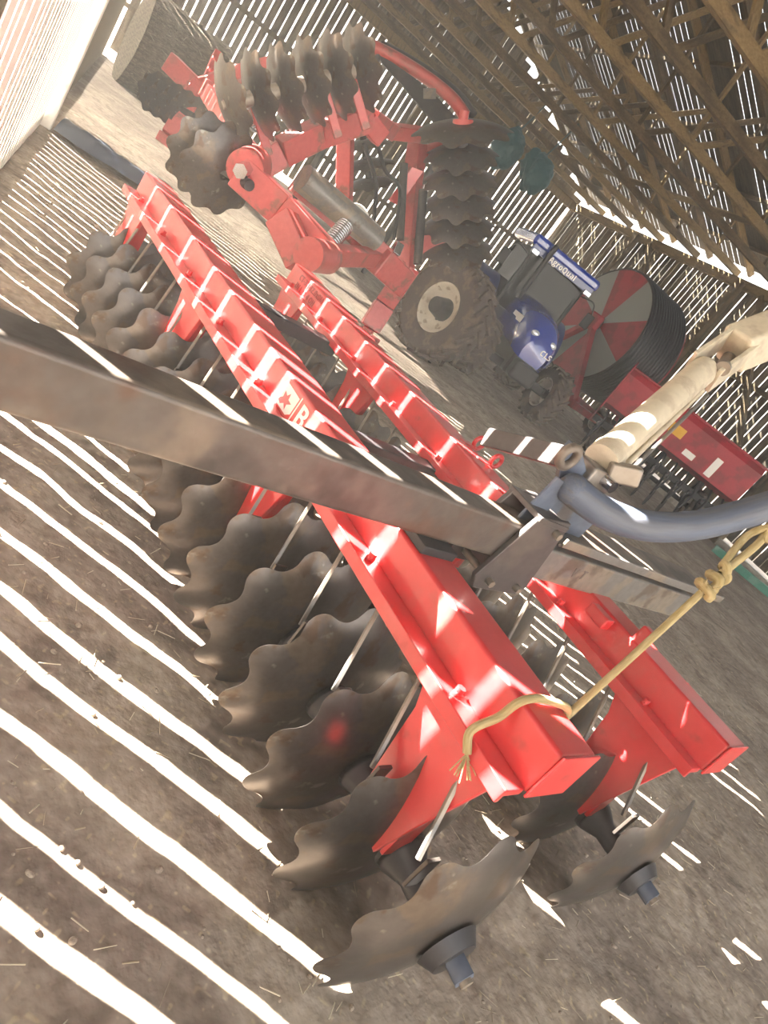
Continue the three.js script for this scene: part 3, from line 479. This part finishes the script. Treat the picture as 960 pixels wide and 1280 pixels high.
  { const n = sub('sign', cab, V3(-0.35, 2.46, -0.568)); part('lettering', lettering('AgroQual', 0.105, 0.004), M.sticker, n, 'white sign lettering'); }
  for (const s of [-1, 1]) { part('work_lamp', join([box(0.16, 0.10, 0.09, s * 0.66, 2.44, -0.56, 0.02)]), M.lens, tr); const m = sub('mirror', tr); part('mirror_arm', tube([V3(s * 0.7, 2.35, -0.8), V3(s * 0.98, 2.38, -0.72), V3(s * 1.08, 2.2, -0.7)], 0.014, 12, 6), M.black, m); part('mirror_head', box(0.18, 0.30, 0.05, s * 1.08, 2.05, -0.7, 0.02), M.black, m); }
  part('exhaust', join([rod(V3(-0.42, 1.6, -0.45), V3(-0.42, 2.75, -0.45), 0.05, 0.05, 14)]), M.black, tr);
  part('step', box(0.3, 0.03, 0.4, 0.72, 0.62, -0.9, 0.01), M.black, tr);
}

// ---------------------------------------------------------------- irrigation hose reel
{
  const c = at(748, 405, 16.6), R = 1.42, len = 1.35;
  const g = thing('hose_reel', 'large irrigation hose reel with red and grey pinwheel end plate on a red trailer', 'hose reel', V3(c.x, 0, c.z), 0);
  g.rotation.y = -Math.atan2(-0.59, 0.81) + Math.PI / 2 - Math.PI / 2;  // local x = drum axis, away from the camera
  const ax = V3(0.81, 0, -0.59).normalize(); g.rotation.y = Math.atan2(-ax.z, ax.x);
  const h = c.y;
  for (let i = 0; i < 8; i++) { const a0 = i * Math.PI / 4 + 0.12 + 0.35, sh = new THREE.Shape(); sh.moveTo(0, 0); for (let k = 0; k <= 8; k++) { const a = a0 + k / 8 * Math.PI / 4; sh.lineTo(Math.cos(a) * R, Math.sin(a) * R); }
    part('sector_panel', metric(new THREE.ExtrudeGeometry(sh, { depth: 0.03, bevelEnabled: false }).rotateY(-Math.PI / 2)).translate(0.015, h, 0), i % 2 ? M.redDark : M.greyPaint, g, i % 2 ? 'red sector' : 'grey sector'); }
  part('rim_band', metric(new THREE.TorusGeometry(R, 0.028, 8, 60).rotateY(Math.PI / 2)).translate(0, h, 0), M.dark, g);
  part('hub', rod(V3(-0.14, h, 0), V3(len + 0.2, h, 0), 0.16, 0.16, 24), M.dark, g);
  const coil = metric(new THREE.TorusGeometry(R + 0.0, 0.052, 10, 64).rotateY(Math.PI / 2)), inner = metric(new THREE.CylinderGeometry(R - 0.02, R - 0.02, len, 48).rotateZ(Math.PI / 2));
  part('drum', inner.translate(len / 2 + 0.03, h, 0), M.black, g);
  for (let i = 0; i < 13; i++) { const o = part('hose_coil', coil, M.hose, g, i ? undefined : 'black hose winding'); o.position.set(0.08 + i * 0.102, h, 0); }
  part('end_plate', metric(new THREE.CylinderGeometry(R * 0.99, R * 0.99, 0.03, 48).rotateZ(Math.PI / 2)).translate(len + 0.07, h, 0), M.redDark, g);
  for (const x of [-0.16, len + 0.2]) { const f = sub('side_frame', g); part('leg', bar(V3(x, h, 0), V3(x, 0.55, -1.35), 0.12, 0.16, 0.01, V3(1, 0, 0)), M.redDark, f); part('leg', bar(V3(x, h, 0), V3(x, 0.55, 1.25), 0.12, 0.16, 0.01, V3(1, 0, 0)), M.redDark, f); part('gearbox', box(0.16, 0.36, 0.42, x, h, 0, 0.05), M.redDark, f); part('sill', box(0.14, 0.18, 3.0, x, 0.52, -0.1, 0.02), M.redDark, f); }
  part('chassis', box(len + 0.4, 0.16, 0.2, len / 2, 0.50, -1.2, 0.02), M.redDark, g);
  part('chassis', box(len + 0.4, 0.16, 0.2, len / 2, 0.50, 1.1, 0.02), M.redDark, g);
  for (const x of [-0.42, len + 0.42]) wheelParts(g, 0.40, 0.22, 0.22, 14, V3(x, 0.39, 0.35), x < 0 ? -Math.PI / 2 : Math.PI / 2);
  part('axle', rod(V3(-0.4, 0.39, 0.35), V3(len + 0.4, 0.39, 0.35), 0.05, 0.05, 12), M.dark, g);
  for (const s of [-1.25, 1.0]) part('skid', box(0.12, 0.46, 0.12, -0.16, 0.23, s, 0.01), M.redDark, g);
}

// ---------------------------------------------------------------- red seed drill by the right-hand wall
{
  const a = at(785, 470, 14.0), b = at(945, 588, 13.6), mid = a.clone().add(b).multiplyScalar(0.5), dir = b.clone().sub(a).setY(0).normalize(), L = Math.hypot(b.x - a.x, b.z - a.z);
  const g = thing('seed_drill', 'red seed drill hopper with yellow and white stickers over black coulters, by the slatted wall', 'seed drill', V3(mid.x, 0, mid.z), Math.atan2(-dir.z, dir.x));
  // local x along the hopper to the right, local z towards the camera
  const sec = [[0.0, 0.0], [0.62, 0.12], [0.66, 0.78], [0.58, 0.90], [-0.34, 0.90], [-0.38, 0.40]];
  part('hopper', slab(sec.map(([z, y]) => [z, y]), L, 0.006).rotateY(-Math.PI / 2).translate(0, 0.98, 0), M.redDark, g, 'long red hopper');
  part('lid', box(L + 0.06, 0.05, 1.0, 0, 1.90, 0.12, 0.02), M.redDark, g);
  part('sticker', box(0.30, 0.24, 0.006, -0.16, 1.50, 0.652, 0), M.yellow, g, 'yellow sticker').rotation.x = 0;
  part('sticker', box(0.24, 0.12, 0.006, 0.30, 1.26, 0.642, 0), M.sticker, g, 'small white sticker');
  part('sticker', box(0.14, 0.5, 0.006, 0.80, 1.40, 0.65, 0).rotateZ(0), M.sticker, g, 'tall white sticker');
  part('end_panel', slab([[-0.5, 0.55], [0.72, 0.95], [0.72, 1.95], [0.5, 2.02], [-0.42, 1.95]], 0.02).rotateY(-Math.PI / 2).translate(-L / 2 - 0.02, 0, 0), M.redDark, g);
  part('toolbar', box(L, 0.14, 0.14, 0, 0.72, 0.25, 0.02), M.black, g);
  for (let i = 0; i < 11; i++) { const x = -L / 2 + 0.15 + i * (L - 0.3) / 10, c = sub('coulter', g);
    part('arm', bar(V3(x, 0.72, 0.28), V3(x, 0.26, 0.75), 0.05, 0.08, 0.01), M.black, c); part('coulter_disc', metric(new THREE.CylinderGeometry(0.19, 0.19, 0.012, 24).rotateZ(Math.PI / 2)).translate(x, 0.19, 0.80), M.dark, c); part('seed_tube', tube([V3(x, 1.0, 0.45), V3(x + 0.05, 0.75, 0.62), V3(x, 0.35, 0.68)], 0.024, 10, 6), M.black, c); part('spring', tube(Array.from({ length: 25 }, (_, k) => V3(x + 0.03 * Math.cos(k), 0.80 - k * 0.011, 0.42 + 0.03 * Math.sin(k))), 0.006, 50, 5), M.chrome, c); }
  for (const s of [-1, 1]) wheelParts(g, 0.44, 0.2, 0.22, 14, V3(s * (L / 2 - 0.35), 0.43, -0.35), 0, Math.PI / 2);
  part('axle', rod(V3(-L / 2 + 0.3, 0.43, -0.35), V3(L / 2 - 0.3, 0.43, -0.35), 0.05, 0.05, 12), M.black, g);
  for (const s of [-1, 0, 1]) part('strut', bar(V3(s * (L / 2 - 0.6), 0.43, -0.33), V3(s * (L / 2 - 0.6), 1.1, 0.1), 0.09, 0.09, 0.01), M.black, g);
  for (const s of [-1, 0, 1]) part('strut', bar(V3(s * (L / 2 - 0.6), 0.70, 0.22), V3(s * (L / 2 - 0.6), 1.05, 0.12), 0.09, 0.09, 0.01), M.black, g);
}

// ---------------------------------------------------------------- folded disc harrow behind: centre frame and two raised wings
{
  const foot = at(470, 400, 8.8), g = thing('folding_disc_harrow', 'folded red disc harrow with raised wings, bare discs and pinkish worn frame', 'disc harrow', V3(foot.x, 0, foot.z), 0);
  const org = g.position.clone(), P = (px, py, d) => at(px, py, d).sub(org);
  const beamPath = (name, list, w, h, mat, label, up) => { const gs = []; for (let i = 0; i + 1 < list.length; i++) gs.push(bar(list[i], list[i + 1], w, h, 0.012, up)); return part(name, join(gs), mat, g, label); };
  const camUp = V3(0, 1, 0);
  // near wing: discs seen edge-on, on an axle running right and away
  { const w = sub('wing', g), a = P(292, 128, 5.9), b = P(452, 86, 6.2), ax = b.clone().sub(a).normalize();
    part('gang_axle', rod(a.clone().addScaledVector(ax, -0.1), b.clone().addScaledVector(ax, 0.1), 0.035, 0.035, 12), M.greySteel, w);
    const n = 6; for (let i = 0; i < n; i++) { const o = part('disc', DISC_SMALL, M.disc, w); o.position.copy(a).lerp(b, i / (n - 1)); const dirn = ax.clone().addScaledVector(ray(380, 100).normalize(), 0.12).normalize(); o.quaternion.setFromUnitVectors(V3(1, 0, 0), dirn); o.rotateX(rr(0, 0.6)); if (i + 1 < n) { const s = part('spool', rod(a.clone().lerp(b, (i + 0.1) / (n - 1)), a.clone().lerp(b, (i + 0.9) / (n - 1)), 0.07, 0.06, 16), M.greySteel, w); s.name = 'spool'; } }
    for (const [x, y] of [[318, 132], [405, 110], [440, 100]]) part('standard', bar(P(x, y, 6.05), P(x + 18, y + 62, 6.3), 0.05, 0.08, 0.01), M.redOld, w); }
  // far wing: discs stacked up in an almost upright pile
  { const w = sub('wing', g), a = P(578, 168, 8.25), b = P(572, 316, 8.75), ax = b.clone().sub(a).normalize();
    part('gang_axle', rod(a.clone().addScaledVector(ax, -0.12), b.clone().addScaledVector(ax, 0.06), 0.04, 0.04, 12), M.disc, w);
    for (let i = 0; i < 6; i++) { const o = part('disc', DISC_SMALL, M.disc, w); o.position.copy(a).lerp(b, i / 5); o.quaternion.setFromUnitVectors(V3(1, 0, 0), ax.clone().addScaledVector(ray(570, 240).normalize(), i ? 0.5 : 0.35).normalize()); o.rotateX(rr(0, 0.6)); o.scale.set(i ? 1.7 : 1.6, i ? 1.28 : 1.7, i ? 1.28 : 1.7); if (i < 5) part('spool', rod(a.clone().lerp(b, (i + 0.1) / 5), a.clone().lerp(b, (i + 0.9) / 5), 0.08, 0.07, 16), M.dark, w); }
    part('end_nut', join([rod(P(579, 150, 8.15), P(578, 164, 8.2), 0.12, 0.14, 18), rod(P(581, 138, 8.1), P(579, 150, 8.15), 0.06, 0.06, 6)]), M.redOld, w);
    for (const [y0, y1] of [[176, 184], [300, 306]]) part('standard', bar(P(520, y0 + 6, 8.75), P(578, y1, 8.7), 0.09, 0.30, 0.012), M.redOld, w); }
  // frame
  beamPath('arch_beam', [P(322, 208, 6.4), P(352, 190, 6.4), P(400, 166, 6.5), P(462, 146, 6.7)], 0.16, 0.24, M.redOld, 'red arched beam');
  beamPath('knuckle', [P(440, 128, 6.6), P(458, 150, 6.7), P(476, 172, 6.9)], 0.14, 0.18, M.redOld);
  beamPath('upright', [P(524, 168, 8.7), P(515, 230, 8.7), P(506, 338, 8.8)], 0.18, 0.20, M.redOld, 'red upright post');
  beamPath('top_link', [P(490, 164, 8.2), P(538, 170, 8.7)], 0.14, 0.16, M.redOld);
  part('lift_cylinder', rod(P(529, 238, 8.45), P(522, 330, 8.5), 0.055, 0.055, 18), M.dark, g, 'black lift cylinder');
  part('lift_cylinder', rod(P(505, 205, 8.4), P(500, 300, 8.5), 0.05, 0.05, 18), M.dark, g);
  part('cylinder_rod', rod(P(531, 232, 8.45), P(529, 240, 8.45), 0.03, 0.03, 12), M.chrome, g);
  beamPath('inner_post', [P(432, 170, 7.4), P(430, 262, 7.6)], 0.16, 0.16, M.redOld);
  part('cross_plate', slab([[0, 0], [0.14, 0.02], [0.16, 0.5], [0.02, 0.46]], 0.03).rotateY(0.5).translate(...P(486, 250, 8.6).toArray()), M.red, g, 'bright red plate');
  // leg down to the ground
  beamPath('leg', [P(512, 335, 8.8), P(480, 382, 8.8), P(462, 410, 8.85)], 0.26, 0.20, M.redOld, 'worn pinkish leg');
  { const p = P(462, 410, 8.85); part('leg_foot', box(0.34, 0.10, 0.5, p.x, Math.max(0.06, p.y - 0.12), p.z, 0.02), M.redOld, g); part('leg_foot', box(0.14, Math.max(0.1, p.y), 0.14, p.x, p.y / 2, p.z, 0.02), M.redOld, g); }
  // lower beam with sun stripes and the wide pinkish box beam in front of it
  beamPath('lower_beam', [P(372, 226, 6.6), P(480, 322, 7.4)], 0.22, 0.24, M.redOld);
  part('roller', rod(P(378, 222, 6.4), P(470, 300, 7.1), 0.13, 0.13, 28), M.greySteel, g, 'silver roller');
  beamPath('box_beam', [P(300, 214, 5.6), P(352, 262, 5.7), P(405, 318, 5.8)], 0.24, 0.26, M.redOld, 'wide pinkish box beam');
  beamPath('box_beam', [P(352, 272, 5.5), P(378, 330, 5.5)], 0.20, 0.22, M.redOld);
  part('pivot_boss', rod(P(385, 318, 5.35), P(410, 322, 5.7), 0.13, 0.13, 24), M.redOld, g);
  part('spring', tube(Array.from({ length: 140 }, (_, k) => { const s = k / 139, c = P(432, 282, 6.4).lerp(P(398, 322, 6.0), s), a = k * 0.75; return c.add(V3(0.07 * Math.cos(a), 0.05 * Math.sin(a), 0.05 * Math.sin(a))); }), 0.012, 300, 6), M.chrome, g, 'coil spring');
  part('end_block', bar(P(468, 320, 7.3), P(500, 350, 7.8), 0.32, 0.30, 0.02), M.redOld, g);
  part('bright_bracket', bar(P(494, 318, 7.3), P(500, 304, 7.3), 0.09, 0.06, 0.006), M.chrome, g);
  part('reservoir', metric(new THREE.SphereGeometry(0.15, 24, 14, 0, Math.PI * 2, 0, Math.PI / 2)).translate(...P(443, 274, 7.0).toArray()), M.white, g, 'pale domed cover');
  // hitch humps at the near end: two grey discs and a hub plate
  for (const [x, y, d] of [[258, 196, 5.9], [276, 214, 5.7]]) { const o = part('disc', DISC_SMALL, M.disc, g); o.position.copy(P(x, y, d)); o.quaternion.setFromUnitVectors(V3(1, 0, 0), V3(-0.78, 0.05, -0.6).normalize()); }
  part('gang_axle', rod(P(225, 176, 6.3), P(312, 232, 5.5), 0.045, 0.045, 14), M.dark, g);
  part('hub_plate', rod(P(306, 212, 5.5), P(318, 205, 5.8), 0.15, 0.15, 28), M.redOld, g);
  part('hub_nut', rod(P(300, 214, 5.35), P(308, 211, 5.5), 0.06, 0.06, 6), M.chrome, g);
  beamPath('link', [P(318, 204, 6.0), P(300, 176, 6.6), P(262, 118, 8.2)], 0.16, 0.18, M.redOld);
  part('supply_hose', tube([P(470, 170, 7.0), P(480, 210, 7.4), P(500, 240, 8.2), P(492, 300, 8.3)], 0.022, 40, 8), M.black, g);
  part('supply_hose', tube([P(455, 180, 6.9), P(470, 230, 7.3), P(468, 280, 7.3), P(480, 318, 7.5)], 0.022, 40, 8), M.black, g);
  { const w = sub('wing', g), a = P(452, 160, 8.4), b = P(462, 232, 8.6), ax = b.clone().sub(a).normalize(); for (let i = 0; i < 4; i++) { const o = part('disc', DISC_SMALL, M.disc, w); o.position.copy(a).lerp(b, i / 3); o.quaternion.setFromUnitVectors(V3(1, 0, 0), ax.clone().addScaledVector(ray(460, 200).normalize(), 0.3).normalize()); } part('gang_axle', rod(a, b, 0.04, 0.04, 10), M.dark, w); }
  beamPath('centre_beam', [P(462, 146, 6.7), P(490, 164, 8.2)], 0.14, 0.18, M.redOld);
  beamPath('centre_beam', [P(405, 318, 5.8), P(470, 322, 7.35)], 0.14, 0.16, M.redOld);
}

// ---------------------------------------------------------------- red cultivator frame farther off
{
  const base = at(245, 150, 12.5), g = thing('cultivator', 'red cultivator frame with rusty discs far off by the end wall', 'cultivator', V3(base.x, 0, base.z), 0);
  const P = (px, py, d) => at(px, py, d).sub(g.position);
  const b2 = (n, a, b, w, h, l) => part(n, bar(a, b, w, h, 0.015), M.redOld, g, l);
  b2('main_beam', P(212, 78, 12.5), P(252, 118, 12.5), 0.25, 0.34, 'red main beam');
  b2('mast', P(300, 92, 12.6), P(240, 112, 12.5), 0.22, 0.30);
  b2('mast', P(272, 68, 12.8), P(254, 112, 12.5), 0.16, 0.2);
  b2('leg', P(250, 108, 12.5), P(212, 172, 12.4), 0.3, 0.32);
  b2('side_beam', P(258, 112, 12.4), P(322, 152, 11.4), 0.26, 0.3);
  b2('side_beam', P(290, 96, 12.6), P(345, 82, 12.2), 0.24, 0.26);
  { const p = P(212, 172, 12.4); part('foot', box(0.3, Math.max(0.2, p.y + 0.05), 0.3, p.x, p.y / 2, p.z, 0.02), M.redOld, g); }
  for (let i = 0; i < 4; i++) { const o = part('disc', DISC_SMALL, M.disc, g); o.position.copy(P(196 + i * 13, 118 + i * 8, 12.3)); o.quaternion.setFromUnitVectors(V3(1, 0, 0), V3(0.75, 0.1, 0.65).normalize()); }
  part('gang_axle', rod(P(190, 114, 12.3), P(242, 146, 12.3), 0.06, 0.06, 10), M.dark, g);
  for (let i = 0; i < 12; i++) { const c = P(284 + i * 3.4, 118 + i * 3.2, 11.2); part('sun_stripe_ring', metric(new THREE.TorusGeometry(0.14, 0.02, 6, 18).rotateY(0.9)).translate(c.x, c.y, c.z), M.chrome, g); }  // bright rings imitate sun stripes falling across the red tube
  part('red_tube', rod(P(280, 114, 11.25), P(328, 158, 11.1), 0.06, 0.06, 10), M.redOld, g);
}

// ---------------------------------------------------------------- brown bale against the end wall
{
  const c = onLevel(202, 106, 0), g = thing('bale', 'shaggy brown round bale against the slatted end wall', 'bale', V3(c.x, 0, c.z), 0);
  const k = 20 / Math.hypot(c.x, c.z); g.position.set(c.x * k, 0, c.z * k);
  const R = 1.05, n = fbm(811, 8, 4), geo = new THREE.CylinderGeometry(R, R, 1.9, 60, 14).rotateZ(Math.PI / 2), p = geo.attributes.position;
  for (let i = 0; i < p.count; i++) { const y = p.getY(i), z = p.getZ(i), a = Math.atan2(y, z), f = 1 + (n(a / 6.283 * 3 + 5, p.getX(i) * 0.3 + 5) - 0.5) * 0.14; p.setY(i, y * f); p.setZ(i, z * f); }
  geo.computeVertexNormals();
  part('straw_roll', metric(geo).translate(0, R - 0.03, 0), M.bale, g); g.rotation.y = 0.75;
  const st = []; for (let i = 0; i < 260; i++) { const a = rr(0, 6.28), x = rr(-0.95, 0.95), q = V3(x, R + Math.sin(a) * R, Math.cos(a) * R); st.push(rod(q, q.clone().add(V3(rr(-0.2, 0.2), rr(-0.06, 0.1), rr(-0.15, 0.15))), 0.008, 0.004, 3)); }
  part('loose_straw', join(st), M.straw[1], g).userData.kind = 'stuff';
}

{ // dark tarpaulin on the floor
  const c = onLevel(142, 214, 0), geo = new THREE.PlaneGeometry(1.3, 0.45, 40, 16).rotateX(-Math.PI / 2), p = geo.attributes.position, n = fbm(841, 6, 4);
  for (let i = 0; i < p.count; i++) { const u = p.getX(i) / 1.5 + 0.5, v = p.getZ(i) / 0.5 + 0.5; p.setY(i, 0.03 + 0.16 * Math.sin(Math.PI * v) * (0.6 + 0.8 * n(u, v * 0.5))); p.setZ(i, p.getZ(i) + 0.08 * Math.sin(u * 7)); }
  geo.computeVertexNormals();
  const m = M.tarp.clone(); m.side = THREE.DoubleSide;
  const o = single('tarpaulin', 'crumpled dark grey tarpaulin lying on the floor beside the white boards', 'tarpaulin', geo, m); o.position.copy(c).setY(0); o.rotation.y = -0.72 + Math.PI / 2 - 0.5;
}
{ // red arched bar of a tall machine behind the folded harrow
  const g = thing('arched_hoop', 'tall red arched hoop with dark grey apron, behind the folded harrow', 'hoop', V3(0, 0, 0)), d = 14.5;
  const c = at(520, 100, d); g.position.set(c.x, 0, c.z); const P = (x, y, q = d) => at(x, y, q).sub(g.position);
  const arc = [[466, 58], [490, 70], [520, 88], [548, 108], [568, 126], [582, 146]].map(([x, y]) => P(x, y));
  part('hoop_rail', tube(arc, 0.13, 40, 12), M.redOld, g, 'red curved rail');
  const rail2 = arc.map((p) => p.clone().add(V3(0.10, 0.12, -0.1))); part('rear_rail', tube(rail2, 0.10, 40, 10), M.dark, g);
  const out = [[472, 66], [492, 80], [520, 100], [548, 124], [572, 150], [584, 168], [560, 172], [530, 140], [500, 104], [478, 80]].map(([x, y]) => P(x, y)), ctr = P(530, 116), rx = P(540, 116).sub(ctr).normalize(), ry = P(530, 106).sub(ctr).normalize();
  const nrm = rx.clone().cross(ry).normalize(), uy = nrm.clone().cross(rx);
  const m = new THREE.Matrix4().makeBasis(rx, uy, nrm).setPosition(ctr);
  part('apron', slab(out.map((p) => { const q = p.clone().sub(ctr); return [q.dot(rx), q.dot(uy)]; }), 0.05).applyMatrix4(m), M.dark, g, 'dark grey apron');
  { const p = P(537, 117, d - 0.15); part('plate', box(0.26, 0.22, 0.02, 0, 0, 0, 0.01).applyMatrix4(new THREE.Matrix4().makeBasis(rx, uy, nrm).setPosition(p)), M.greySteel, g, 'small grey maker plate'); }
  for (const [x, y] of [[476, 66], [580, 150]]) { const top = P(x, y), f = top.clone(); f.y = 0; part('leg', rod(f, top, 0.07, 0.07, 12), M.dark, g); }
}
{ // teal bundles tied to the end wall's plate
  [[632, 186, 'crumpled teal plastic bundle hanging high on the wall above the stacked discs'], [668, 214, 'crumpled teal plastic bundle hanging on the wall above the blue cab roof']].forEach(([x, y, label]) => {
    const c = at(x, y, 18.5), n = fbm(x, 6, 4), geo = new THREE.IcosahedronGeometry(0.42, 5), p = geo.attributes.position;
    for (let i = 0; i < p.count; i++) { const v = V3().fromBufferAttribute(p, i), f = 0.55 + 1.0 * n(v.x * 0.6 + 3 + v.z * 0.3, v.y * 0.6 + 3); p.setXYZ(i, v.x * f, v.y * f * 1.2, v.z * f * 0.7); }
    geo.computeVertexNormals(); const o = thing('plastic_bundle', label, 'plastic bundle', c); part('sheet', metric(geo), M.teal, o);
    part('tie_cord', tube([V3(0, 0.4, 0), V3(0.1, 1.0, -0.2), V3(0.2, 5.9 - c.y, -0.2)], 0.02, 10, 5), M.teal, o); });
}
{ // teal rail along the right
  const a = onLevel(893, 684, 0.1), b = onLevel(990, 764, 0.1);
  const o = single('teal_rail', 'teal painted steel rail lying on the floor below the red drill', 'rail', bar(a.clone().setY(0.09), b.clone().setY(0.09), 0.16, 0.16, 0.01), M.tealPaint);
}
{ // litter on the floor
  const geo = new THREE.CylinderGeometry(0.0022, 0.0016, 1, 4, 1).rotateZ(Math.PI / 2), dummy = new THREE.Object3D();
  M.straw.forEach((m, k) => { const n = 650, im = new THREE.InstancedMesh(geo, m, n); for (let i = 0; i < n; i++) { const f = rr(0.7, 7), x = rr(-3.2, 3.2) * (0.5 + f * 0.2); dummy.position.set(x, rr(0.004, 0.02), -f); dummy.rotation.set(0, rr(0, 6.28), rr(-0.15, 0.15)); dummy.scale.set(rr(0.012, 0.07), rr(0.5, 1.2), rr(0.5, 1.2)); dummy.updateMatrix(); im.setMatrixAt(i, dummy.matrix); } shade(im); im.name = numbered('straw_litter'); im.userData = { kind: 'stuff', label: ['pale', 'brown', 'bleached'][k] + ' bits of straw strewn over the earth floor', category: 'straw' }; scene.add(im); });
  const cg = new THREE.IcosahedronGeometry(1, 1), im = new THREE.InstancedMesh(cg, M.yard, 900); for (let i = 0; i < 900; i++) { const f = rr(0.7, 6), x = rr(-3.2, 3.2) * (0.5 + f * 0.2), s = rr(0.003, 0.009); dummy.position.set(x, 0.004, -f); dummy.rotation.set(rr(0, 6), rr(0, 6), 0); dummy.scale.set(s * rr(0.8, 1.5), s, s * rr(0.8, 1.4)); dummy.updateMatrix(); im.setMatrixAt(i, dummy.matrix); } shade(im); im.name = 'soil_crumbs'; im.userData = { kind: 'stuff', label: 'crumbs of dry soil on the earth floor', category: 'soil' }; scene.add(im);
}
scene.environment = null;
renderer.render(scene, camera);
